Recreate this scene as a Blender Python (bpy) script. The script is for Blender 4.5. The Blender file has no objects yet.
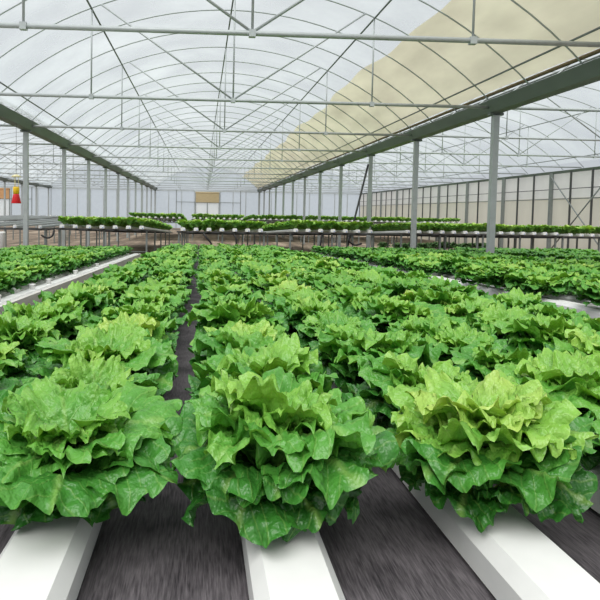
import bpy, math, random
import numpy as np
from mathutils import Vector, Matrix, Euler
random.seed(7)
SC = bpy.context.scene
COL = SC.collection
PI = math.pi

# ------------------------------------------------------------------ materials
def new_mat(name):
    m = bpy.data.materials.new(name); m.use_nodes = True
    nt = m.node_tree; nt.nodes.clear()
    out = nt.nodes.new('ShaderNodeOutputMaterial')
    return m, nt, out
def N(nt, t, **kw):
    n = nt.nodes.new(t)
    for k, v in kw.items(): setattr(n, k, v)
    return n
def srgb(r, g, b):
    f = lambda c: (c/255/12.92) if c/255 <= .04045 else ((c/255+.055)/1.055)**2.4
    return (f(r), f(g), f(b), 1)
def plain(name, col, rough=.5, metal=0, var=.12, scale=8, bump=0, stretch=(1, 1, 1), trans=0):
    m, nt, out = new_mat(name)
    tc = N(nt, 'ShaderNodeTexCoord'); mp = N(nt, 'ShaderNodeMapping'); mp.inputs['Scale'].default_value = stretch
    nz = N(nt, 'ShaderNodeTexNoise'); nz.inputs['Scale'].default_value = scale; nz.inputs['Detail'].default_value = 5
    nt.links.new(tc.outputs['Object'], mp.inputs[0]); nt.links.new(mp.outputs[0], nz.inputs['Vector'])
    mx = N(nt, 'ShaderNodeMix', data_type='RGBA')
    c = Vector(col[:3])
    mx.inputs['A'].default_value = (*(c*(1-var*1.6)), 1); mx.inputs['B'].default_value = (*[min(1, x) for x in c*(1+var*1.6)], 1)
    nt.links.new(nz.outputs['Fac'], mx.inputs['Factor'])
    p = N(nt, 'ShaderNodeBsdfPrincipled')
    p.inputs['Roughness'].default_value = rough; p.inputs['Metallic'].default_value = metal
    nt.links.new(mx.outputs['Result'], p.inputs['Base Color'])
    if bump:
        b = N(nt, 'ShaderNodeBump'); b.inputs['Strength'].default_value = bump; b.inputs['Distance'].default_value = .01
        nt.links.new(nz.outputs['Fac'], b.inputs['Height']); nt.links.new(b.outputs[0], p.inputs['Normal'])
    if trans:
        t = N(nt, 'ShaderNodeBsdfTranslucent'); nt.links.new(mx.outputs['Result'], t.inputs['Color'])
        ms = N(nt, 'ShaderNodeMixShader'); ms.inputs[0].default_value = trans
        nt.links.new(p.outputs[0], ms.inputs[1]); nt.links.new(t.outputs[0], ms.inputs[2]); nt.links.new(ms.outputs[0], out.inputs[0])
    else:
        nt.links.new(p.outputs[0], out.inputs[0])
    return m
def film(name, col, clear, scale=.6):
    m, nt, out = new_mat(name)
    tc = N(nt, 'ShaderNodeTexCoord')
    nz = N(nt, 'ShaderNodeTexNoise'); nz.inputs['Scale'].default_value = scale; nz.inputs['Detail'].default_value = 6
    nt.links.new(tc.outputs['Object'], nz.inputs['Vector'])
    mr = N(nt, 'ShaderNodeMapRange'); mr.inputs['From Min'].default_value = .3; mr.inputs['From Max'].default_value = .7
    mr.inputs['To Min'].default_value = 1-clear-.14; mr.inputs['To Max'].default_value = 1-clear+.14
    nt.links.new(nz.outputs['Fac'], mr.inputs['Value'])
    a = N(nt, 'ShaderNodeBsdfTransparent'); a.inputs[0].default_value = (.97, .985, 1, 1)
    t = N(nt, 'ShaderNodeBsdfTranslucent'); t.inputs[0].default_value = col
    d = N(nt, 'ShaderNodeBsdfDiffuse'); d.inputs[0].default_value = col
    m1 = N(nt, 'ShaderNodeMixShader'); m1.inputs[0].default_value = .3
    nt.links.new(t.outputs[0], m1.inputs[1]); nt.links.new(d.outputs[0], m1.inputs[2])
    m2 = N(nt, 'ShaderNodeMixShader')
    nt.links.new(mr.outputs[0], m2.inputs[0]); nt.links.new(a.outputs[0], m2.inputs[1]); nt.links.new(m1.outputs[0], m2.inputs[2])
    nt.links.new(m2.outputs[0], out.inputs[0])
    return m

def lettuce_mat():
    m, nt, out = new_mat('lettuce_leaf')
    L = nt.links.new
    at = N(nt, 'ShaderNodeAttribute', attribute_name='leafdata')      # x: 0 heart .. 1 outer leaf, y: along leaf, z: across
    sp = N(nt, 'ShaderNodeSeparateXYZ'); L(at.outputs['Vector'], sp.inputs[0])
    tc = N(nt, 'ShaderNodeTexCoord')
    ramp = N(nt, 'ShaderNodeValToRGB'); cr = ramp.color_ramp
    cr.elements[0].position = 0; cr.elements[0].color = srgb(186, 214, 108)
    cr.elements[1].position = 1; cr.elements[1].color = srgb(42, 100, 34)
    e = cr.elements.new(.22); e.color = srgb(140, 192, 80)
    e = cr.elements.new(.5); e.color = srgb(96, 164, 64)
    e = cr.elements.new(.8); e.color = srgb(68, 136, 52)
    nz = N(nt, 'ShaderNodeTexNoise'); nz.inputs['Scale'].default_value = 16; nz.inputs['Detail'].default_value = 3
    L(tc.outputs['Object'], nz.inputs['Vector'])
    oi = N(nt, 'ShaderNodeObjectInfo')
    geo = N(nt, 'ShaderNodeNewGeometry')
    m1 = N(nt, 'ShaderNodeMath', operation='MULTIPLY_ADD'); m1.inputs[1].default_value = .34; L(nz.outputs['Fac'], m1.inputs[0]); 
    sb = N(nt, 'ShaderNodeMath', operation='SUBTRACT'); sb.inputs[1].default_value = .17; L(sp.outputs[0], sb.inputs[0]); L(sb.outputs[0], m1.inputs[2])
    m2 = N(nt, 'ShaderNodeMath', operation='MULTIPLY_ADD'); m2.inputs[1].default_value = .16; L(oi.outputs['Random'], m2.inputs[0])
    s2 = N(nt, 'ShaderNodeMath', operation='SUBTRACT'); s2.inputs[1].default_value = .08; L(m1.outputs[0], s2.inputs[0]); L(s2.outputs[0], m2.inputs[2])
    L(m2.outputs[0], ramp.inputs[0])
    # midrib and side veins (paler)
    ab = N(nt, 'ShaderNodeMath', operation='ABSOLUTE'); L(sp.outputs[2], ab.inputs[0])
    mid = N(nt, 'ShaderNodeMapRange'); mid.inputs['From Min'].default_value = .015; mid.inputs['From Max'].default_value = .085
    mid.inputs['To Min'].default_value = 1; mid.inputs['To Max'].default_value = 0; L(ab.outputs[0], mid.inputs['Value'])
    v1 = N(nt, 'ShaderNodeMath', operation='MULTIPLY_ADD'); v1.inputs[1].default_value = -.55; L(ab.outputs[0], v1.inputs[0]); L(sp.outputs[1], v1.inputs[2])
    v2 = N(nt, 'ShaderNodeMath', operation='MULTIPLY_ADD'); v2.inputs[1].default_value = .12; L(nz.outputs['Fac'], v2.inputs[0]); L(v1.outputs[0], v2.inputs[2])
    v3 = N(nt, 'ShaderNodeMath', operation='MULTIPLY'); v3.inputs[1].default_value = 44; L(v2.outputs[0], v3.inputs[0])
    v4 = N(nt, 'ShaderNodeMath', operation='SINE'); L(v3.outputs[0], v4.inputs[0])
    v5 = N(nt, 'ShaderNodeMapRange'); v5.inputs['From Min'].default_value = .86; v5.inputs['From Max'].default_value = 1; v5.inputs['To Max'].default_value = .5
    L(v4.outputs[0], v5.inputs['Value'])
    ve = N(nt, 'ShaderNodeMath', operation='MAXIMUM'); L(mid.outputs[0], ve.inputs[0]); L(v5.outputs[0], ve.inputs[1])
    vs = N(nt, 'ShaderNodeMath', operation='MULTIPLY'); vs.inputs[1].default_value = .32; L(ve.outputs[0], vs.inputs[0])
    mx = N(nt, 'ShaderNodeMix', data_type='RGBA'); L(vs.outputs[0], mx.inputs['Factor'])
    L(ramp.outputs[0], mx.inputs['A']); mx.inputs['B'].default_value = srgb(176, 210, 116)
    # pale stalk base
    stb = N(nt, 'ShaderNodeMapRange'); stb.inputs['From Min'].default_value = 0; stb.inputs['From Max'].default_value = .3
    stb.inputs['To Min'].default_value = .6; stb.inputs['To Max'].default_value = 0; L(sp.outputs[1], stb.inputs['Value'])
    mx2 = N(nt, 'ShaderNodeMix', data_type='RGBA'); L(stb.outputs[0], mx2.inputs['Factor'])
    L(mx.outputs['Result'], mx2.inputs['A']); mx2.inputs['B'].default_value = srgb(170, 205, 110)
    # blistered surface
    vo = N(nt, 'ShaderNodeTexNoise'); vo.inputs['Scale'].default_value = 75; vo.inputs['Detail'].default_value = 2; L(tc.outputs['Object'], vo.inputs['Vector'])
    hm = N(nt, 'ShaderNodeMath', operation='MULTIPLY_ADD'); hm.inputs[1].default_value = -.12; L(ve.outputs[0], hm.inputs[0]); L(vo.outputs['Fac'], hm.inputs[2])
    b = N(nt, 'ShaderNodeBump'); b.inputs['Strength'].default_value = .8; b.inputs['Distance'].default_value = .009; L(hm.outputs[0], b.inputs['Height'])
    p = N(nt, 'ShaderNodeBsdfPrincipled'); p.inputs['Roughness'].default_value = .36; p.inputs['Specular IOR Level'].default_value = .55
    L(mx2.outputs['Result'], p.inputs['Base Color']); L(b.outputs[0], p.inputs['Normal'])
    t = N(nt, 'ShaderNodeBsdfTranslucent'); L(b.outputs[0], t.inputs['Normal'])
    tm = N(nt, 'ShaderNodeMix', data_type='RGBA', blend_type='MULTIPLY'); tm.inputs['Factor'].default_value = 1
    L(mx2.outputs['Result'], tm.inputs['A']); tm.inputs['B'].default_value = (1.0, 1.0, .35, 1); L(tm.outputs['Result'], t.inputs['Color'])
    ms = N(nt, 'ShaderNodeMixShader'); ms.inputs[0].default_value = .2
    L(p.outputs[0], ms.inputs[1]); L(t.outputs[0], ms.inputs[2]); L(ms.outputs[0], out.inputs[0])
    return m

def soil_mat():
    m, nt, out = new_mat('bare_soil'); L = nt.links.new
    tc = N(nt, 'ShaderNodeTexCoord')
    a = N(nt, 'ShaderNodeTexNoise'); a.inputs['Scale'].default_value = .7; a.inputs['Detail'].default_value = 8; L(tc.outputs['Object'], a.inputs['Vector'])
    mp = N(nt, 'ShaderNodeMapping'); mp.inputs['Scale'].default_value = (2.2, .12, 1); L(tc.outputs['Object'], mp.inputs[0])
    b2 = N(nt, 'ShaderNodeTexNoise'); b2.inputs['Scale'].default_value = 1; b2.inputs['Detail'].default_value = 3; L(mp.outputs[0], b2.inputs['Vector'])
    ad = N(nt, 'ShaderNodeMath', operation='ADD'); L(a.outputs['Fac'], ad.inputs[0]); L(b2.outputs['Fac'], ad.inputs[1])
    hf = N(nt, 'ShaderNodeMath', operation='MULTIPLY'); hf.inputs[1].default_value = .5; L(ad.outputs[0], hf.inputs[0])
    r = N(nt, 'ShaderNodeValToRGB'); r.color_ramp.elements[0].position = .36; r.color_ramp.elements[0].color = srgb(96, 84, 72)
    r.color_ramp.elements[1].position = .64; r.color_ramp.elements[1].color = srgb(176, 158, 138); L(hf.outputs[0], r.inputs[0])
    e = r.color_ramp.elements.new(.5); e.color = srgb(128, 112, 96)
    p = N(nt, 'ShaderNodeBsdfPrincipled'); p.inputs['Roughness'].default_value = .95; L(r.outputs[0], p.inputs['Base Color'])
    f = N(nt, 'ShaderNodeTexNoise'); f.inputs['Scale'].default_value = 12; f.inputs['Detail'].default_value = 8; L(tc.outputs['Object'], f.inputs['Vector'])
    b = N(nt, 'ShaderNodeBump'); b.inputs['Strength'].default_value = .8; b.inputs['Distance'].default_value = .04
    L(f.outputs['Fac'], b.inputs['Height']); L(b.outputs[0], p.inputs['Normal']); L(p.outputs[0], out.inputs[0])
    return m
def mat_mat():
    m, nt, out = new_mat('woven_black_mat'); L = nt.links.new
    tc = N(nt, 'ShaderNodeTexCoord')
    mp = N(nt, 'ShaderNodeMapping'); mp.inputs['Scale'].default_value = (420, 30, 30); L(tc.outputs['Object'], mp.inputs[0])
    a = N(nt, 'ShaderNodeTexNoise'); a.inputs['Scale'].default_value = 1; a.inputs['Detail'].default_value = 3; L(mp.outputs[0], a.inputs['Vector'])
    c = N(nt, 'ShaderNodeTexNoise'); c.inputs['Scale'].default_value = 7; c.inputs['Detail'].default_value = 6; L(tc.outputs['Object'], c.inputs['Vector'])
    ad = N(nt, 'ShaderNodeMath', operation='ADD'); L(a.outputs['Fac'], ad.inputs[0]); L(c.outputs['Fac'], ad.inputs[1])
    hf = N(nt, 'ShaderNodeMath', operation='MULTIPLY'); hf.inputs[1].default_value = .5; L(ad.outputs[0], hf.inputs[0])
    r = N(nt, 'ShaderNodeValToRGB'); r.color_ramp.elements[0].position = .36; r.color_ramp.elements[0].color = srgb(46, 42, 46)
    r.color_ramp.elements[1].position = .66; r.color_ramp.elements[1].color = srgb(116, 110, 114); L(hf.outputs[0], r.inputs[0])
    p = N(nt, 'ShaderNodeBsdfPrincipled'); p.inputs['Roughness'].default_value = .7; L(r.outputs[0], p.inputs['Base Color'])
    b = N(nt, 'ShaderNodeBump'); b.inputs['Strength'].default_value = .5; b.inputs['Distance'].default_value = .003
    L(a.outputs['Fac'], b.inputs['Height']); L(b.outputs[0], p.inputs['Normal']); L(p.outputs[0], out.inputs[0])
    return m

M = dict(
    leaf=lettuce_mat(), soil=soil_mat(), mat=mat_mat(),
    film=film('roof_film', (.84, .9, .92, 1), .68),
    wallfilm=film('wall_film', (.84, .89, .92, 1), .6),
    net=plain('beige_netting', srgb(232, 226, 208), .9, var=.05, scale=2, stretch=(1, 1, .3), trans=.72),
    netup=plain('pale_netting', srgb(240, 237, 230), .9, var=.04, scale=2, trans=.65),
    cloth=plain('shade_cloth', srgb(226, 216, 193), .9, var=.24, scale=1.1, stretch=(1.6, .5, 2), bump=.3, trans=.6),
    steel=plain('galvanised_steel', srgb(172, 178, 178), .5, .15, var=.1, scale=9),
    dsteel=plain('weathered_steel', srgb(124, 130, 128), .55, .15, var=.15, scale=7),
    gutter=plain('gutter_steel', srgb(104, 114, 108), .6, .1, var=.18, scale=4, stretch=(1, .3, 1)),
    pole=plain('dark_pole', srgb(70, 72, 72), .6, .1),
    white=plain('white_plastic', srgb(232, 232, 230), .4, var=.06, scale=14),
    cap=plain('pale_blue_plastic', srgb(150, 165, 205), .5, var=.08),
    board=plain('grey_board', srgb(206, 204, 198), .75, var=.2, scale=5, stretch=(1, .25, 6), bump=.3),
    rail=plain('dark_rail', srgb(72, 72, 72), .6, .1, var=.15),
    hose=plain('black_hose', srgb(26, 26, 28), .45),
    red=plain('red_plastic', srgb(214, 24, 34), .35, var=.05),
    yellow=plain('yellow_plastic', srgb(240, 196, 30), .35, var=.05),
    cream=plain('cream_plastic', srgb(236, 226, 176), .4, var=.05),
    curtain=plain('rolled_curtain', srgb(206, 190, 152), .85, var=.12, scale=3, stretch=(1, 1, 5), bump=.3, trans=.3),
    orange=plain('orange_curtain', srgb(222, 176, 128), .85, var=.1, scale=3, trans=.3),
    doorw=plain('white_door_sheet', srgb(250, 252, 252), .6, var=.02, trans=.6),
    weed=plain('dark_weed', srgb(58, 92, 40), .7, var=.35, scale=6),
)

# ------------------------------------------------------------------ mesh builder
class MB:
    def __init__(s): s.v = []; s.f = []; s.sm = []
    def add(s, vs, fs, smooth=False):
        o = len(s.v); s.v += [tuple(v) for v in vs]; s.f += [tuple(i+o for i in f) for f in fs]; s.sm += [smooth]*len(fs)
    def box(s, x0, x1, y0, y1, z0, z1, sl=0, yr=0):
        # sl: drop per metre of y (measured from yr)
        vs = [(x, y, z-sl*(y-yr)) for z in (z0, z1) for y in (y0, y1) for x in (x0, x1)]
        s.add(vs, [(0, 2, 3, 1), (4, 5, 7, 6), (0, 1, 5, 4), (2, 6, 7, 3), (0, 4, 6, 2), (1, 3, 7, 5)])
    def tube(s, pts, r, n=6, caps=True):
        pts = [Vector(p) for p in pts]; rs = r if isinstance(r, (list, tuple)) else [r]*len(pts)
        vs = []; fs = []
        for i, p in enumerate(pts):
            d = (pts[min(i+1, len(pts)-1)]-pts[max(i-1, 0)]).normalized()
            up = Vector((0, 0, 1)) if abs(d.z) < .95 else Vector((1, 0, 0))
            a = d.cross(up).normalized(); b = d.cross(a).normalized()
            for k in range(n):
                t = 2*PI*(k+.5)/n; vs.append(p+(a*math.cos(t)+b*math.sin(t))*rs[i])
        for i in range(len(pts)-1):
            for k in range(n):
                k2 = (k+1) % n; fs.append((i*n+k, i*n+k2, (i+1)*n+k2, (i+1)*n+k))
        if caps: fs += [tuple(range(n-1, -1, -1)), tuple(range((len(pts)-1)*n, len(pts)*n))]
        s.add(vs, fs, n > 4)
    def lathe(s, prof, c=(0, 0, 0), n=20):
        vs = []; fs = []
        for r, z in prof:
            for k in range(n):
                t = 2*PI*k/n; vs.append((c[0]+r*math.cos(t), c[1]+r*math.sin(t), c[2]+z))
        for i in range(len(prof)-1):
            for k in range(n):
                k2 = (k+1) % n; fs.append((i*n+k, i*n+k2, (i+1)*n+k2, (i+1)*n+k))
        s.add(vs, fs, True)
    def prism_y(s, prof, y0, y1, sl=0, yr=0, nseg=1):
        n = len(prof); vs = []; fs = []
        for i in range(nseg+1):
            y = y0+(y1-y0)*i/nseg
            vs += [(x, y, z-sl*(y-yr)) for x, z in prof]
        for i in range(nseg):
            for k in range(n): fs.append((i*n+k, (i+1)*n+k, (i+1)*n+(k+1) % n, i*n+(k+1) % n))
        fs += [tuple(range(n)), tuple(range((nseg+1)*n-1, nseg*n-1, -1))]
        s.add(vs, fs)
    def build(s, name, mat, parent=None, loc=None):
        me = bpy.data.meshes.new(name); me.from_pydata(s.v, [], s.f); me.update()
        me.polygons.foreach_set('use_smooth', s.sm)
        me.materials.append(mat)
        o = bpy.data.objects.new(name, me); COL.objects.link(o)
        if parent: o.parent = parent
        if loc is not None: o.location = loc
        return o
def tag(o, label=None, cat=None, group=None, kind=None):
    if label: o['label'] = label
    if cat: o['category'] = cat
    if group: o['group'] = group
    if kind: o['kind'] = kind
    return o
def empty(name, loc, label, cat, group=None):
    o = bpy.data.objects.new(name, None); COL.objects.link(o); o.location = loc; o.empty_display_size = .1
    return tag(o, label, cat, group)
ORD = ['first', 'second', 'third', 'fourth', 'fifth', 'sixth', 'seventh', 'eighth', 'ninth', 'tenth', 'eleventh', 'twelfth']
def ordn(i):  # i from 0
    if i < 12: return ORD[i]
    n = i+1; suf = 'th' if 10 <= n % 100 <= 20 else {1: 'st', 2: 'nd', 3: 'rd'}.get(n % 10, 'th')
    return f'{n}{suf}'

# ------------------------------------------------------------------ layout numbers
EYE = 1.5
FY = [9.84+3.68*k for k in range(-3, 12)]      # roof frames
YB = 51.2; YF = -3.0
GX = [-22.0, -13.0, -4.0, 5.0, 14.0]
ZT = 3.365                                       # tie bars
RISE = 1.9; HW = 4.5; RAD = (HW**2+RISE**2)/(2*RISE)
def arch(off, up=0):
    return ZT+RISE-RAD+math.sqrt((RAD+up)**2-off**2)
BAYN = ['far left bay', 'left bay', 'middle bay', 'right bay']

# ------------------------------------------------------------------ ground
mb = MB()
nx, ny = 60, 90
xs = np.linspace(-23, 15, nx); ys = np.linspace(-4, 52, ny)
rg = random.Random(3)
mb.add([(x, y, rg.uniform(-.012, .0)-0) for y in ys for x in xs],
       [(j*nx+i, j*nx+i+1, (j+1)*nx+i+1, (j+1)*nx+i) for j in range(ny-1) for i in range(nx-1)], True)
tag(mb.build('floor', M['soil']), 'brown bare soil floor of the greenhouse', kind='structure')

# ------------------------------------------------------------------ roof skins, gables, walls
def arch_pts(cx, up, n=28, a=-HW, b=HW):
    return [(cx+a+(b-a)*i/n, arch(a+(b-a)*i/n, up)) for i in range(n+1)]
for bi in range(4):
    cx = (GX[bi]+GX[bi+1])/2
    pr = arch_pts(cx, .17)
    mb = MB(); n = len(pr); segs = 16
    vs = [(x, YF+(YB-YF)*j/segs, z) for j in range(segs+1) for x, z in pr]
    mb.add(vs, [(j*n+i, j*n+i+1, (j+1)*n+i+1, (j+1)*n+i) for j in range(segs) for i in range(n-1)], True)
    tag(mb.build('ceiling', M['film']), 'arched translucent plastic film roof over the '+BAYN[bi], kind='structure')
# back wall sheet with arched gables
mb = MB()
for bi in range(4):
    cx = (GX[bi]+GX[bi+1])/2; pr = arch_pts(cx, .12)
    n = len(pr)
    mb.add([(x, YB, 0) for x, z in pr]+[(x, YB, z) for x, z in pr], [(i, i+1, n+i+1, n+i) for i in range(n-1)])
wb = tag(mb.build('wall_back', M['wallfilm']), 'pale blue white sheeting end wall', kind='structure')
for bi in range(4):
    for i in range(8):
        x = GX[bi]+9*i/8
        if bi in (0, 2) and i == 4: continue
        m2 = MB(); m2.box(x-.03, x+.03, YB-.08, YB-.02, 0, ZT-.05); m2.build('wall_post', M['steel'], wb)
    m2 = MB(); m2.box(GX[bi]+.05, GX[bi+1]-.05, YB-.1, YB-.03, ZT-.12, ZT-.04); m2.build('wall_rail', M['steel'], wb)
# right wall: net lower, paler upper band
XR = 14.06
mb = MB(); segs = 40
def wavy(x, y, z): return (x+.02*math.sin(y*5.1)+.012*math.sin(y*11+z*2), y, z)
def wallgrid(x, z0, z1, nz_):
    m_ = MB(); ns = 220
    m_.add([wavy(x, YF+(YB-YF)*i/ns, z0+(z1-z0)*j/nz_) for j in range(nz_+1) for i in range(ns+1)],
           [(j*(ns+1)+i, j*(ns+1)+i+1, (j+1)*(ns+1)+i+1, (j+1)*(ns+1)+i) for j in range(nz_) for i in range(ns)], True)
    return m_
wr = tag(wallgrid(XR, 0, 2.28, 6).build('wall_right', M['net']), 'beige netting side wall on the right', kind='structure')
wallgrid(XR-.01, 2.2, 3.3, 4).build('upper_curtain', M['netup'], wr)
yy = 22.7-3.68*7
k = 0
while yy < YB:
    m2 = MB(); big = (k % 3 == 0); r = .06 if big else .028
    m2.box(XR-.14-r, XR-.14+r, yy-r, yy+r, 0, 3.27); m2.build('wall_post', M['dsteel'] if big else M['pole'], wr)
    yy += 3.68/3; k += 1
m2 = MB(); m2.tube([(XR-.1, YF, 2.62), (XR-.1, YB, 2.62)], .014); m2.build('wall_wire', M['pole'], wr)
m2 = MB(); m2.tube([(XR-.1, YF, 2.24), (XR-.1, YB, 2.24)], .02); m2.build('wall_rail', M['dsteel'], wr)
for a, b in (((22.6, 3.1), (19.1, .1)), ((19.1, 3.1), (22.6, .1))):
    m2 = MB(); m2.tube([(XR-.22, a[0], a[1]), (XR-.22, b[0], b[1])], .025); m2.build('cross_brace', M['dsteel'], wr)
mb = wallgrid(-22.06, 0, 3.4, 3)
wl = tag(mb.build('wall_left', M['wallfilm']), 'pale plastic sheeting side wall on the far left', kind='structure')
# doors in the end wall
def door(name, cx, cm, lab):
    m2 = MB(); m2.box(cx-1, cx+1, YB-.16, YB-.12, .02, 2.35)
    d = tag(m2.build(name, M['doorw']), lab, kind='structure')
    m2 = MB(); m2.prism_y([(cx-1.02, 2.3), (cx+1.02, 2.3), (cx+1.02, 3.12), (cx-1.02, 3.12)], YB-.24, YB-.12)
    m2.build('curtain', cm, d)
    m2 = MB(); m2.tube([(cx-1.05, YB-.2, 3.15), (cx+1.05, YB-.2, 3.15)], .07, 8); m2.build('curtain_roll', cm, d)
    m2 = MB()
    for x in (cx-1.03, cx, cx+1.03): m2.box(x-.035, x+.035, YB-.22, YB-.16, 0, 3.15 if x != cx else 2.3)
    m2.build('door_frame', M['dsteel'], d)
    m2 = MB(); m2.box(cx-2.7, cx+2.9, YB-.2, YB-.14, 2.27, 2.33)
    for x in (cx-2.7, cx+2.9): m2.box(x-.03, x+.03, YB-.2, YB-.14, 0, 3.35)
    m2.build('door_surround', M['dsteel'], d)
door('door_1', .5, M['curtain'], 'white sliding door under a beige rolled curtain')
door('door_2', -17.5, M['orange'], 'white door under an orange beige curtain at far left')

# ------------------------------------------------------------------ gutters
gl = {1: 'dark steel roof gutter between far left and left bays', 2: 'dark green grey gutter beam running away on the left',
      3: 'thick dark green grey gutter beam beside the beige shade cloth', 4: 'thin dark eaves beam above the right netting wall',
      0: 'eaves beam above the far left sheeting wall'}
for gi, gx in enumerate(GX):
    w, h = (.18, .17) if gi in (1, 2, 3) else (.06, .08)
    top = ZT+.1 if gi in (1, 2, 3) else ZT-.03
    zb = top-h-.02
    ox = 0 if gi in (1, 2, 3) else (-.02 if gi == 4 else .02)
    m2 = MB()
    m2.prism_y([(gx+ox-w*.55, zb), (gx+ox+w*.55, zb), (gx+ox+w, top), (gx+ox+w-.012, top), (gx+ox+w*.5, zb+.012), (gx+ox-w*.5, zb+.012), (gx+ox-w+.012, top), (gx+ox-w, top)][::-1], YF, YB-.14, nseg=14)
    g = tag(m2.build('roof_gutter', M['gutter']), gl[gi], 'gutter')
    if gi in (1, 2, 3):
        for y in FY:
            m2 = MB(); m2.box(gx-.12, gx+.12, y-.05, y+.05, zb-.045, zb-.002); m2.build('bracket', M['gutter'], g)
# ------------------------------------------------------------------ columns
CT = ZT-.115
lines = {1: 'far left', 2: 'left', 3: 'right'}
for gi in (1, 2, 3):
    first = None; cnt = 0
    for y in FY:
        if y < 5: continue
        gx = GX[gi]
        if gi == 3 and y < 9: pass
        r = .05
        m2 = MB(); m2.box(-r, r, -r, r, 0, CT)
        vis = (gi == 3 and y > 9) or (gi == 2 and y > 13) or (gi == 1 and y > 30)
        if not vis: continue
        c = m2.build('greenhouse_column', M['steel'], None, (gx, y, 0))
        m3 = MB(); m3.box(-.09, .09, -.09, .09, 0, .012); m3.build('base_plate', M['dsteel'], c)
        lab = f'grey steel column, {ordn(cnt)} from the front in the {lines[gi]} column line'
        if gi == 3 and cnt == 0: lab = 'tall grey steel column nearest the camera, right of the beige cloth'
        if gi == 2 and cnt == 0: lab = 'tall grey steel column beside the red and yellow hanging trap'
        tag(c, lab, 'column', 'columns under the '+lines[gi]+' gutter'); cnt += 1
# ------------------------------------------------------------------ trusses, hoops, purlins
def place(src, loc):
    o = src.copy(); COL.objects.link(o); o.location = loc
    for ch in src.children:
        c = ch.copy(); COL.objects.link(c); c.parent = o
    return o
tproto = None
def make_truss():
    t = empty('roof_truss', (0, 0, 0), None, None)
    m2 = MB(); m2.tube([(-HW+.1, 0, 0), (HW-.1, 0, 0)], .028, 8); m2.build('tie_bar', M['steel'], t)
    for off in (-2.35, 0, 2.35):
        m2 = MB(); m2.tube([(off, 0, 0), (off, 0, arch(off)-ZT)], .014); m2.build('hanger', M['steel'], t)
    for off in (-2.2, 2.2):
        m2 = MB(); m2.tube([(0, 0, .01), (off, 0, arch(off)-ZT)], .016); m2.build('diagonal_strut', M['steel'], t)
    for off in (-2.35, 0, 2.35):
        m2 = MB(); m2.box(off-.035, off+.035, -.032, .032, -.04, .035); m2.build('clamp', M['steel'], t)
    return t
for bi in range(4):
    cx = (GX[bi]+GX[bi+1])/2; cnt = 0
    for y in FY:
        if y < (2 if bi in (2, 3) else 9): continue
        if tproto is None: tproto = make_truss(); t = tproto; t.location = (cx, y, ZT)
        else: t = place(tproto, (cx, y, ZT))
        tag(t, f'grey steel roof truss, {ordn(cnt)} from the front in the {BAYN[bi]}', 'roof truss', 'trusses of the '+BAYN[bi]); cnt += 1
m2 = MB(); m2.tube([(-HW+HW*2*i/32, 0, arch(-HW+HW*2*i/32)-ZT) for i in range(33)], .013)
hproto = m2.build('roof_hoop', M['steel']); used = False
for bi in range(4):
    cx = (GX[bi]+GX[bi+1])/2; cnt = 0; y = FY[0]
    while y < YB-.3:
        if y > (3 if bi in (2, 3) else 9):
            if not used: h = hproto; used = True
            else: h = hproto.copy(); COL.objects.link(h)
            h.location = (cx, y, ZT)
            tag(h, f'thin curved grey roof hoop, {ordn(cnt)} from the front over the {BAYN[bi]}', 'roof hoop', 'hoops of the '+BAYN[bi]); cnt += 1
        y += 3.68/3
for bi in range(1, 4):
    cx = (GX[bi]+GX[bi+1])/2
    for off, nm in ((-4.1, 'low left'), (-2.35, 'upper left'), (0, 'ridge'), (2.35, 'upper right'), (4.1, 'low right')):
        m2 = MB(); m2.tube([(cx+off, YF, arch(off)-.02), (cx+off, YB-.1, arch(off)-.02)], .016)
        tag(m2.build('roof_purlin', M['dsteel']), f'long thin {nm} roof purlin of the {BAYN[bi]}', 'purlin')
# ------------------------------------------------------------------ shade cloth
rg = random.Random(5)
ns, nr = 150, 14
vs = []
for j in range(ns+1):
    y = 1.0+(50.6-1.0)*j/ns
    a0 = 2.95+.05*math.sin(y*.8)+.03*math.sin(y*2.3+1)
    for i in range(nr+1):
        t = i/nr; off = a0+(4.33-a0)*t
        up = .055+.02*math.sin(y*5.12)*math.sin(PI*t)+.018*math.sin(t*16+y*.4)*t
        vs.append((.5+off, y, arch(off, .0)+up))
mb = MB(); mb.add(vs, [(j*(nr+1)+i, j*(nr+1)+i+1, (j+1)*(nr+1)+i+1, (j+1)*(nr+1)+i) for j in range(ns) for i in range(nr)], True)
cl = tag(mb.build('shade_cloth', M['cloth']), 'long beige shade cloth lying along the right side of the middle roof', 'shade cloth')
m2 = MB(); m2.tube([(.5+4.36, 1+49.6*j/40, arch(4.36)+.06) for j in range(41)], .03); m2.build('hem', plain('cloth_hem', srgb(120, 104, 80), .9), cl)

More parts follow.
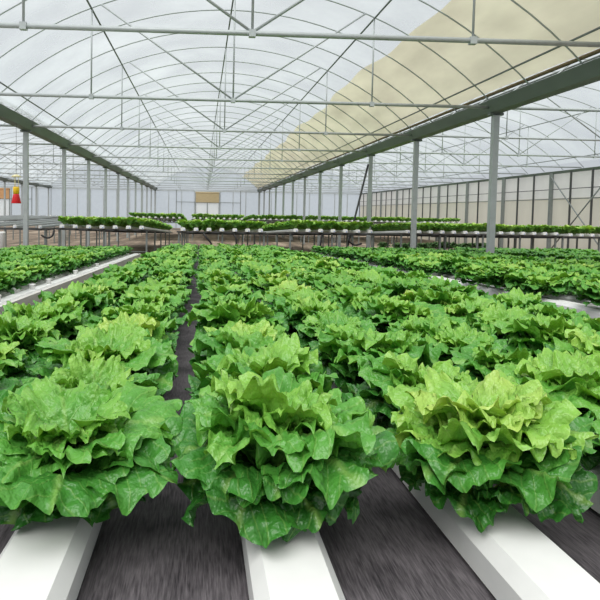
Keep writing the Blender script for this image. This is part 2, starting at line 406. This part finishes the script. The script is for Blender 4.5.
# ------------------------------------------------------------------ benches and channels
SL = .042
def bench(x0, x1, y0, y1, z0, lab, board=False, sl=SL, liner=True, group='growing benches', legs=2.0):
    """z0 = height of the top of the channels at the front end; geometry is written relative to (x0, y0)"""
    b = empty('growing_bench', (x0, y0, 0), lab, 'growing bench', group)
    W = x1-x0; Lg = y1-y0; zt = z0-.06
    hb = .045 if board else .05
    bm_ = M['board'] if board else M['rail']
    for x in (-.03, W): m2 = MB(); m2.box(x, x+.03, 0, Lg, zt-hb, zt+(.058 if board else -.012), sl); m2.build('side_rail', bm_, b)
    for y in (0, Lg-.03): m2 = MB(); m2.box(0, W, y, y+.03, zt-hb, zt-.012, sl, ); m2.build('end_rail', bm_, b)
    if liner:
        m2 = MB(); m2.box(0, W, .02, Lg-.02, zt-.018, zt-.008, sl); m2.build('liner', M['mat' if liner is True else 'white'], b)
    else:
        y = .5
        while y < Lg: m2 = MB(); m2.box(0, W, y, y+.04, zt-.05, zt-.012, sl); m2.build('cross_bar', M['rail'], b); y += legs
    y = .06
    while y < Lg:
        for x in (.0, W/2, W-.04):
            if abs(x-W/2) < .01 and y > .1: continue
            m2 = MB(); m2.box(x, x+.04, y, y+.04, 0, zt-.05-sl*y); m2.build('leg', M['dsteel'], b)
        y += legs
    m2 = MB(); m2.tube([(0, .1, zt*.5), (W, .1, zt*.5)], .012); m2.build('brace', M['dsteel'], b)
    return b
def channel(x, y0, y1, z0, lab, grp, sl=SL, w=.055, cap=True, far=False):
    zt = 0
    m2 = MB()
    m2.prism_y([(-w, -.058), (w, -.058), (w, -.02), (w*.72, 0), (-w*.72, 0), (-w, -.02)][::-1], 0, y1-y0, sl, 0, 6)
    c = m2.build('growing_channel', M['white'] if w > .04 else M['steel'], None, (x, y0, z0))
    tag(c, lab, 'growing channel', grp)
    if cap:
        m3 = MB(); e = .008 if far else 0
        m3.prism_y([(-w*1.06, -.06), (w*1.06, -.06), (w*1.06, -.015+e), (w*.7, .006+e), (-w*.7, .006+e), (-w*1.06, -.015+e)][::-1], -.05, -.001); ec = m3.build('end_cap', M['white'], c)
        m4 = MB(); m4.box(w*.2, w*.8, -.054, -.051, -.052, -.03); m4.build('cap_seal', M['cap'], ec)
    return c
SLN = .033       # fall of the near benches
PITCH = .30
ZC0 = 1.08        # channel top level extrapolated to y=0
heads_ind = []    # (x,y,z,row descriptor,order)
def near_z(y): return ZC0-SLN*y
rowdesc = {}
def near_bench(xc, y0, y1, blab, rlabs, tag_, board=False, startrow=0, group='near growing benches', liner=True, dz=0):
    """xc list of channel centres"""
    x0, x1 = xc[0]-.14, xc[-1]+(.075 if board else .14)
    bench(x0, x1, y0, y1, near_z(y0)+dz, blab, board, SLN, group=group, liner=liner)
    for i, x in enumerate(xc):
        channel(x, y0-.02, y1+.02, near_z(y0)+SLN*.02+dz, rlabs[i], 'channels of the '+tag_, SLN)
mainx = [-.49+PITCH*i+(.015+(.025 if i > 2 else 0) if i > 1 else -.018) for i in range(7)]
mrow = ['leftmost row of the middle bench', 'row just left of the dark gap', 'row just right of the dark gap',
        'second row right of the dark gap', 'third row right of the dark gap', 'fourth row right of the dark gap', 'rightmost row of the middle bench']
near_bench(mainx, .62, 12.0, 'wide middle growing bench with dark woven liner under the nearest lettuces',
           ['white growing channel under the '+r for r in mrow], 'middle bench')
leftx = ([-1.34]+[-1.53-PITCH*i for i in range(7)])[::-1]
lrow = [f'{ordn(7-i)} row left of the left aisle' for i in range(8)]
near_bench(leftx, 1.8, 12.1, 'left growing bench edged with a grey board', ['white growing channel under the '+r for r in lrow[:-1]]+['bare white channel along the grey board of the left bench'], 'left bench', True, liner='white', dz=-.07)
left2x = [-4.3-PITCH*i for i in range(7)][::-1]
l2row = [f'{ordn(6-i)} row from right on far left bench' for i in range(7)]
near_bench(left2x, 6, 12.1, 'far left growing bench behind the left bench', ['white channel under the '+r for r in l2row], 'far left bench')
rightx = [2.36+PITCH*i for i in range(8)]
rrow = [f'{ordn(i)} row of the right bench' for i in range(8)]
near_bench(rightx, 2.6, 11.9, 'right growing bench beyond the right aisle', ['partly bare white channel at the aisle edge of the right bench']+['white growing channel under the '+r for r in rrow[1:]], 'right bench')
right2x = [5.6+PITCH*i for i in range(7)]
r2row = [f'{ordn(i)} row of the far right bench' for i in range(7)]
near_bench(right2x, 6.2, 12.6, 'far right growing bench behind the first column', ['white channel under the '+r for r in r2row], 'far right bench')
right3x = [8.1+PITCH*i for i in range(7)]
r3row = [f'{ordn(i)} row of the outermost right bench' for i in range(7)]
near_bench(right3x, 10.2, 13.2, 'outermost right growing bench at the right edge', ['white channel under the '+r for r in r3row], 'outermost right bench')

# head positions
rg = random.Random(11)
heads = []   # x,y,z,rowname,idx,bench
def fill(xs_, rows, y0, y1, pitch, bench_i, skip=()):
    for r, x in enumerate(xs_):
        if r in skip: continue
        y = y0+(.03 if r % 2 else 0); i = 0
        while y < y1:
            heads.append([x+rg.uniform(-.015, .015), y+rg.uniform(-.02, .02), near_z(y)-.004-(.07 if bench_i == 1 else 0), rows[r], i, bench_i]); i += 1; y += pitch
fill(mainx, mrow, .86, 11.85, .26, 0)
fill(leftx, lrow, 2.0, 12.0, .26, 1, (7,))
fill(left2x, l2row, 6.2, 12.0, .26, 2)
fill(rightx, rrow, 2.8, 11.8, .26, 3)
heads = [h for h in heads if not (h[5] == 3 and h[3] == rrow[0] and (3.4 < h[1] < 3.7 or 4.9 < h[1] < 5.7))]
for q_, h in enumerate([h for h in heads if h[3] == rrow[0]]): h[4] = q_
fill(right2x, r2row, 6.4, 12.5, .26, 4)
fill(right3x, r3row, 10.4, 13.1, .26, 5)
def inview(h): return -1 < 201+583*h[0]/h[1]+40 and 201+583*h[0]/h[1]-100*(1/h[1]) < 600
vis = sorted([h for h in heads if -90/h[1]*1 < 201+583*h[0]/h[1] < 600+90/h[1]], key=lambda h: h[1]+ .35*abs(h[0]))
ind = vis[:300]; rest = vis[300:]

# ------------------------------------------------------------------ lettuces
def leaf(rs, L, W, th0, th1, az, r0, z0, nu, nv, ruf, age, curl, fine=1.0):
    """one ruffled leaf: verts (n,3), data (n,3); th = angle from vertical at base / tip"""
    S, T = np.meshgrid(np.linspace(-1, 1, nu+1), np.linspace(-1, 1, nv+1), indexing='ij')
    X = S*np.sqrt(1-T**2/2); Y = T*np.sqrt(1-S**2/2)            # square grid on a disc
    rho = np.sqrt(X**2+Y**2); ang = np.arctan2(Y, X+1e-4)
    g = 1+.09*np.sin(2*ang)**2*(X > 0)                          # broad rounded tip
    U = (X*g+1)/2; V = Y*g
    ph = rs.uniform(0, 6.28, 8)
    tipw = np.clip((U-.12)/.45, 0, 1)
    lob = 1+(.05*np.sin(3*ang+ph[0])+.035*np.sin(6*ang+ph[1])+.015*np.sin(14*ang+ph[6])*fine)*rho**2*tipw
    # width factor: narrow stalk, broad blade
    wf = .22+.78*np.clip((U-.02)/.5, 0, 1)**.9
    wx = W*V*wf*lob*1.08
    Ue = np.clip(U*(1+(lob-1)*.8), 0, 1.15)
    nn = 24
    tt = np.linspace(0, 1.2, nn); th = th0+(th1-th0)*tt**1.5
    d = tt[1]*L
    cr_ = r0+np.concatenate([[0], np.cumsum(np.sin((th[1:]+th[:-1])/2)*d)])
    cz = z0+np.concatenate([[0], np.cumsum(np.cos((th[1:]+th[:-1])/2)*d)])
    R_ = np.interp(Ue, tt, cr_); Z_ = np.interp(Ue, tt, cz); TH = np.interp(Ue, tt, th)
    cup = curl*V**2*W*wf*rs.uniform(-.5, .6)
    env = rho**1.7*tipw; env2 = rho**4*tipw
    k1 = rs.integers(4, 7); k2 = rs.integers(12, 16); k3 = rs.integers(22, 27)
    am = .6+.5*np.sin(2*ang+ph[7])
    rf = ruf*(.55*env*np.sin(k1*ang+ph[2]+np.sin(2*ang+ph[7]))+.36*env2*am*np.sin(k2*ang+ph[3]+1.5*np.sin(2*ang))*fine
              +(.14*env2*rho**2*np.sin(k3*ang+ph[6]) if nu > 20 else 0))
    bl = (.0042*(np.sin(U*24+ph[4]+2*np.sin(V*5))*np.sin(V*11+ph[5]+U*5))+(.0026*np.sin(U*46+ph[7]+V*9)*np.sin(V*24+ph[2]+U*7) if nu > 20 else 0))*tipw*fine
    nd = cup+rf+bl
    side = .22*ruf*env2*np.cos(k2*ang+ph[3])*fine
    rr = R_-np.cos(TH)*nd+np.sin(TH)*side
    zz = Z_+np.sin(TH)*nd+np.cos(TH)*side
    wx = wx+.15*ruf*env2*np.sin(k2*ang+ph[7])*fine
    zz = zz+wx*rs.uniform(-.3, .3)*U
    sw = rs.uniform(-.5, .5)*L; wx = wx+sw*U**2*.35
    x = rr*math.cos(az)-wx*math.sin(az); y = rr*math.sin(az)+wx*math.cos(az)
    vs_ = np.stack([x, y, zz], -1).reshape(-1, 3)
    dt = np.stack([age-.12*env+.08*(1-rho), U, V*wf], -1).reshape(-1, 3)
    i = np.arange(nu)[:, None]*(nv+1)+np.arange(nv)[None, :]
    fs_ = np.stack([i, i+1, i+nv+2, i+nv+1], -1).reshape(-1, 4)
    return vs_, dt, fs_
def head_arrays(seed, lod, size=1.0, pale=0.0, which='all'):
    rs = np.random.default_rng(seed)
    if lod == 0: nu, nv, cnts = 28, 28, (7, 9, 10, 13)
    elif lod == 1: nu, nv, cnts = 12, 12, (6, 10, 11, 10)
    elif lod == 2: nu, nv, cnts = 6, 6, (4, 7, 7, 5)
    else: nu, nv, cnts = 4, 4, (0, 5, 7, 4)
    # whorls: L, W, th0, th1, r0, z0, ruffle, age, curl
    wh = [(.118, .056, 1.0, 2.2, .014, .022, .017, 1.05, .15),
          (.152, .066, .66, 2.05, .012, .03, .021, .86, .2),
          (.162, .066, .36, 1.85, .009, .035, .021, .62, .35),
          (.142, .052, .10, 1.60, .005, .04, .017, .42, .5)]
    if lod: wh = [(a_, b_*.85, *r_) for a_, b_, *r_ in wh]
    else: wh = [(a_, b_*(1, .95, .9, .85)[q_], *r_) for q_, (a_, b_, *r_) in enumerate(wh)]
    if lod == 3: wh = [(a_, b_, c_*.6, d_*.75, e_, f_, g_, h_, i_) for a_, b_, c_, d_, e_, f_, g_, h_, i_ in wh]
    VS, DT, FS = [], [], []; o = 0
    az0 = rs.uniform(0, 6.28)
    for k, (L, W, t0, t1, r0, z0, ruf, age, curl) in enumerate(wh):
        n = cnts[k]
        if which == 'outer' and k == 3: 
            for _ in range(n): pass
            continue
        for j in range(n):
            a = az0+k*.9+2*PI*(j+rs.uniform(-.28, .28))/n
            s = rs.uniform(.82, 1.12)
            sc = 1.0 if lod < 3 else 1.1
            v_, d_, f_ = leaf(rs, L*s*sc, W*s*rs.uniform(.9, 1.15)*sc, t0+rs.uniform(-.15, .15), t1+rs.uniform(-.25, .3), a, r0, z0+rs.uniform(-.004, .004),
                              nu, nv, ruf*rs.uniform(.8, 1.3), max(0, age-pale*(k >= 2)+rs.uniform(-.09, .09)), curl*rs.uniform(.6, 1.2), (1, 1, .6, 0)[lod])
            if which == 'heart' and k != 3: continue
            VS.append(v_*size); DT.append(d_); FS.append(f_+o); o += len(v_)
    VS = np.concatenate(VS); DT = np.concatenate(DT); FS = np.concatenate(FS)
    return VS, DT, FS
def to_mesh(name, VS, DT, FS):
    me = bpy.data.meshes.new(name)
    me.vertices.add(len(VS)); me.vertices.foreach_set('co', VS.astype(np.float32).ravel())
    me.loops.add(len(FS)*4); me.loops.foreach_set('vertex_index', FS.astype(np.int32).ravel())
    me.polygons.add(len(FS)); me.polygons.foreach_set('loop_start', np.arange(0, len(FS)*4, 4, dtype=np.int32))
    me.polygons.foreach_set('loop_total', np.full(len(FS), 4, dtype=np.int32))
    me.polygons.foreach_set('use_smooth', np.ones(len(FS), dtype=bool))
    a = me.attributes.new('leafdata', 'FLOAT_VECTOR', 'POINT'); a.data.foreach_set('vector', DT.astype(np.float32).ravel())
    me.update(calc_edges=True); me.validate(); me.materials.append(M['leaf'])
    return me
NV = 7
pales = [0, .08, .04, .2, 0, .06, .12]
outer_me, heart_me = [], []
for s in range(NV):
    outer_me.append(to_mesh('outer_leaves', *head_arrays(100+s, 0, 1, pales[s], 'outer')))
    heart_me.append(to_mesh('heart', *head_arrays(100+s, 0, 1, pales[s], 'heart')))
mid_me = [to_mesh('lettuce', *head_arrays(200+s, 1, 1, pales[s])) for s in range(NV)]
rg = random.Random(21)
special = {  # (row, idx): label, variant, scale, rot
    (mrow[2], 0): ('big ruffled green lettuce at the bottom centre, nearest head in the picture', 0, 1.1, .6),
    (mrow[3], 0): ('large lettuce with yellow green heart at the bottom right', 3, 1.08, 2.1),
    (mrow[1], 0): ('large deep green lettuce at the bottom left corner, beside the dark gap', 4, 1.13, 1.0),
    (mrow[2], 3): ('lettuce with a pale yellow heart just right of the dark gap', 3, 1.0, 3.0),
}
adj = {0: 'ruffled green', 1: 'frilly green', 2: 'curly green', 3: 'yellow hearted', 4: 'leafy green', 5: 'crinkled green', 6: 'pale hearted'}
benchgrp = ['lettuces on the middle bench', 'lettuces on the left bench', 'lettuces on the far left bench', 'lettuces on the right bench', 'lettuces on the far right bench', 'lettuces on the outermost right bench']
for n, h in enumerate(ind):
    x, y, z, row, idx, bi = h
    var = rg.randrange(NV); sc = rg.uniform(.88, 1.12); rot = rg.uniform(0, 6.28)
    lab = f'{adj[var]} lettuce, {ordn(idx)} from the front in the {row}'
    if (row, idx) in special: lab, var, sc, rot = special[(row, idx)]
    if y < 2.6:
        o = empty('lettuce', (x, y, z), None, None)
        for nm, me in (('outer_leaves', outer_me[var]), ('heart', heart_me[var])):
            c = bpy.data.objects.new(nm, me); COL.objects.link(c); c.parent = o
            if nm == 'heart': c['label'] = 'paler crinkled heart leaves'
    else:
        o = bpy.data.objects.new('lettuce', mid_me[var]); COL.objects.link(o); o.location = (x, y, z)
    o.rotation_euler = (rg.uniform(-.1, .1), rg.uniform(-.1, .1), rot); o.scale = (sc, sc, sc*rg.uniform(.92, 1.1))
    tag(o, lab, 'lettuce', benchgrp[bi])

# ------------------------------------------------------------------ distant benches
far_heads = []
def far_bench(x0, Y, ztop, nch, length, lab, planted=True, chlab='', lod=3, sl=SL, pitch=PITCH, capc=True, grp='distant growing benches', dens=.17, legs=2.4):
    xs_ = [x0+pitch*i for i in range(nch)]
    bench(xs_[0]-.12, xs_[-1]+.12, Y, Y+length, ztop, lab, False, sl, False, grp, legs)
    for i, x in enumerate(xs_):
        channel(x, Y-.06, Y+length, ztop+.0, f'white channel end, {ordn(i)} from the left on the {chlab}', 'channels of the '+chlab, sl, .05 if planted else .035, capc, True)
    if planted:
        y = Y+.02
        while y < Y+length-.1:
            for x in xs_: far_heads.append((x+rg.uniform(-.03, .03), y+rg.uniform(-.03, .03), ztop-sl*(y-Y)-.01, rg.uniform(.78, 1.0)))
            y += dens
far_bench(-3.16, 13.5, 1.135, 7, 12, 'planted distant bench left of the soil aisle', chlab='left distant bench')
far_bench(-.42, 13.6, 1.11, 7, 12, 'planted distant bench straight ahead, left of centre', chlab='middle distant bench')
far_bench(2.25, 13.9, 1.12, 7, 12, 'planted distant bench right of the middle one', chlab='right of centre distant bench')
far_bench(5.25, 14.7, 1.11, 7, 10, 'planted distant bench between the two nearest right columns', chlab='right distant bench')
far_bench(7.65, 15.2, 1.10, 7, 9, 'planted distant bench just right of the nearest column', chlab='far right distant bench')
far_bench(9.85, 15.2, 1.08, 7, 9, 'planted distant bench at the right picture edge', chlab='outermost right distant bench')
far_bench(-5.5, 13.9, 1.10, 4, 12, 'empty bench of bare white channels behind the hanging trap', planted=False, pitch=.58, chlab='empty left bench', sl=-.004)
far_bench(-8.8, 16.0, 1.12, 5, 13, 'empty bench of bare white channels at the left edge', planted=False, pitch=.58, chlab='empty far left bench', sl=-.004)
for i, (x0, nch) in enumerate(((-3.5, 9), (-.35, 9), (2.6, 9), (5.6, 9), (8.6, 9), (11.45, 7))):
    far_bench(x0, 29.5, 1.19, nch, 9, f'farthest planted bench, {ordn(i)} from the left in the back line', chlab=f'{ordn(i)} back bench', grp='back line of benches', dens=.3, legs=3)
far_bench(-7.5, 29.5, 1.17, 9, 9, 'farthest empty bench in the back line at the left', planted=False, chlab='empty back bench', grp='back line of benches')

# everything past the 300 nearest heads: one mass
protos = {2: [head_arrays(300+s, 2, 1, pales[s]) for s in range(NV)], 3: [head_arrays(400+s, 3, 1, 0) for s in range(NV)]}
VS, DT, FS = [], [], []; o_ = 0
def put(lod, x, y, z, s, dark=0):
    global o_
    v, d, f = protos[lod][rg.randrange(NV)]
    a = rg.uniform(0, 6.28); c, sn = math.cos(a)*s, math.sin(a)*s
    w = np.stack([v[:, 0]*c-v[:, 1]*sn+x, v[:, 0]*sn+v[:, 1]*c+y, v[:, 2]*s+z], -1)
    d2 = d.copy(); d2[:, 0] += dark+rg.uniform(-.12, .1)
    VS.append(w); DT.append(d2); FS.append(f+o_); o_ += len(v)
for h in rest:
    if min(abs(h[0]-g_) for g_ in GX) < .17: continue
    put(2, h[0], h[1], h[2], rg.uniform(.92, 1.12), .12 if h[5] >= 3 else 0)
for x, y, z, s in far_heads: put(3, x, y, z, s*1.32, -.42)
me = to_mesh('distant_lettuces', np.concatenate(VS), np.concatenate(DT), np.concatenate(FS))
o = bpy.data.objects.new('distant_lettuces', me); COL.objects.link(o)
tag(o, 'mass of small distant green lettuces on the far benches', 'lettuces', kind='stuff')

# ------------------------------------------------------------------ small things
# aisle mats
for (x0, x1, y0, y1, lab) in ((-1.2, -.68, -2, 13, 'dark woven ground mat in the aisle left of the middle bench'),
                              (1.5, 2.1, -2, 13, 'dark woven ground mat in the aisle right of the middle bench'),):
    m2 = MB(); m2.box(x0, x1, y0, y1, .0, .008); tag(m2.build('ground_mat', M['mat']), lab, 'ground mat', 'aisle mats')
# hanging insect trap
tp = empty('hanging_trap', (-3.9, 12.5, 1.60), 'red and yellow hanging insect trap beside the left column', 'insect trap')
m2 = MB(); m2.lathe([(0, 0), (.095, 0), (.1, .01), (.062, .18), (.055, .2), (0, .2)]); m2.build('bucket', M['red'], tp)
m2 = MB(); m2.lathe([(.05, .2), (.062, .205), (.066, .33), (.052, .35), (0, .352)]); m2.build('funnel', M['yellow'], tp)
m2 = MB()
for a in (0, 2.1, 4.2): m2.tube([(.045*math.cos(a), .045*math.sin(a), .35), (.045*math.cos(a), .045*math.sin(a), .56)], .006)
m2.build('strut', M['cream'], tp)
m2 = MB(); m2.lathe([(0, .61), (.05, .6), (.1, .565), (.102, .555), (.0, .56)]); m2.build('lid', M['cream'], tp)
m2 = MB(); m2.tube([(0, 0, .6), (0, 0, 1.72)], .004); m2.build('cord', M['hose'], tp)
# leaning pole
m2 = MB(); m2.tube([(4.9, 17.1, 2.98), (4.23, 17.1, 0)], .03)
tag(m2.build('leaning_pole', M['pole']), 'dark pole leaning against the third right column', 'pole')
# drain hoses under the distant benches
def hose(pts, lab):
    P = [Vector(p) for p in pts]; q = []
    for i in range(len(P)-1):
        a = P[max(i-1, 0)]; b = P[i]; c = P[i+1]; d = P[min(i+2, len(P)-1)]
        for t in (0, .25, .5, .75):
            q.append(.5*((2*b)+(c-a)*t+(2*a-5*b+4*c-d)*t*t+(3*b-a-3*c+d)*t**3))
    q.append(P[-1]); m2 = MB(); m2.tube(q, .022, 8); tag(m2.build('drain_hose', M['hose']), lab, 'hose', 'drain hoses')
hose([(.05, 13.56, 1.0), (.12, 13.5, .9), (.25, 13.5, .72), (.2, 13.5, .4), (.22, 13.5, 0.03)], 'black drain hose hanging under the middle distant bench')
hose([(.75, 13.56, 1.0), (.82, 13.5, .85), (.8, 13.5, .5), (.9, 13.5, 0.03)], 'second black hose right of the first under the middle bench')
hose([(2.9, 13.86, 1.02), (2.86, 13.8, .8), (2.8, 13.8, .4), (2.8, 13.8, 0.03)], 'black drain hose left under the right of centre bench')
hose([(3.55, 13.86, 1.0), (3.55, 13.8, .86), (3.68, 13.8, .76), (3.85, 13.8, .8)], 'short curled black hose under the right of centre bench')
hose([(-3.35, 13.46, 1.02), (-3.38, 13.4, .88), (-3.5, 13.4, .84), (-3.62, 13.4, .9)], 'short black hose at the front corner of the left distant bench')
for i, y in enumerate((3.9, 4.7, 5.2, 6.3, 7.6)):
    m2 = MB(); m2.lathe([(0, 0), (.02, 0), (.026, .04), (.028, .042), (.023, .04), (.018, .01), (0, .01)], n=14)
    tag(m2.build('planting_cup', M['white'], None, (-1.34, y, near_z(y)-.07)), f'small white planting cup on the bare left channel, {ordn(i)} from the front', 'cup', 'planting cups')
lb = next(o_b for o_b in bpy.data.objects if o_b.get('label') == 'left growing bench edged with a grey board')
m2 = MB(); m2.tube([(-1.19-lb.location.x, 1.9-lb.location.y, .76), (-1.19-lb.location.x, 12-lb.location.y, .43)], .02, 8)
tag(m2.build('water_pipe', M['hose'], lb), 'black pipe below the board')
# white pipe stub at far left
m2 = MB(); m2.lathe([(0, 0), (.055, 0), (.055, .93), (.062, .94), (.062, .98), (0, .98)], n=16)
tag(m2.build('pipe_stub', M['white'], None, (-4.35, 13.0, 0)), 'short white upright pipe at the left edge behind the lettuces', 'pipe')
# weeds along the right wall
for wi, (wx, wy, ww) in enumerate(((9.0, 25.2, 1.0), (11.0, 26.0, .8), (12.9, 26.8, .7))):
    v, d, f = head_arrays(900+wi, 1, 1); rs = np.random.default_rng(wi)
    V2, D2, F2 = [], [], []; o2 = 0
    for q in range(14):
        s = rs.uniform(1.2, 2.0); w = v*s+np.array([rs.uniform(-ww, ww), rs.uniform(-.4, .4), 0])
        dd = d.copy(); dd[:, 0] = 1.0; V2.append(w); D2.append(dd); F2.append(f+o2); o2 += len(v)
    me = to_mesh('weed_clump', np.concatenate(V2), np.concatenate(D2), np.concatenate(F2)); me.materials[0] = M['weed']
    ob = bpy.data.objects.new('weed_clump', me); COL.objects.link(ob); ob.location = (wx, wy, 0)
    tag(ob, f'dark green weed clump on the soil, {ordn(wi)} from the left near the netting wall', 'weeds', 'weeds by the right wall')

# ------------------------------------------------------------------ light and camera
w = bpy.data.worlds.new('overcast_sky'); SC.world = w; w.use_nodes = True
nt = w.node_tree; bg = nt.nodes['Background']
tc = N(nt, 'ShaderNodeTexCoord'); sx = N(nt, 'ShaderNodeSeparateXYZ'); nt.links.new(tc.outputs['Generated'], sx.inputs[0])
rp = N(nt, 'ShaderNodeValToRGB'); rp.color_ramp.elements[0].position = 0; rp.color_ramp.elements[0].color = (.80, .86, .92, 1)
rp.color_ramp.elements[1].position = .8; rp.color_ramp.elements[1].color = (1.0, 1.0, 1.0, 1)
nt.links.new(sx.outputs[2], rp.inputs[0]); nt.links.new(rp.outputs[0], bg.inputs[0]); bg.inputs[1].default_value = .66
sd = bpy.data.lights.new('daylight', 'SUN'); sd.energy = 4.4; sd.angle = .9; sd.color = (1, .98, .94)
so = bpy.data.objects.new('daylight', sd); COL.objects.link(so); so.rotation_euler = (math.radians(28), math.radians(-16), 0)

cd = bpy.data.cameras.new('camera'); co = bpy.data.objects.new('camera', cd); COL.objects.link(co)
cd.sensor_fit = 'HORIZONTAL'; cd.sensor_width = 36; cd.lens = 583/600*36
cd.shift_x = (300-229)/600; cd.shift_y = -(300-240)/600
cd.clip_start = .02; cd.clip_end = 300
co.location = (0, 0, EYE)
R = Matrix.Rotation(-.048, 3, 'Z') @ Matrix.Rotation(PI/2-.048, 3, 'X') @ Matrix.Rotation(.018, 3, 'Z')
co.rotation_euler = R.to_euler()
SC.camera = co
SC.view_settings.view_transform = 'Standard'; SC.view_settings.look = 'None'
SC.view_settings.gamma = 1; SC.view_settings.use_curve_mapping = False
SC.view_settings.exposure = 0.0
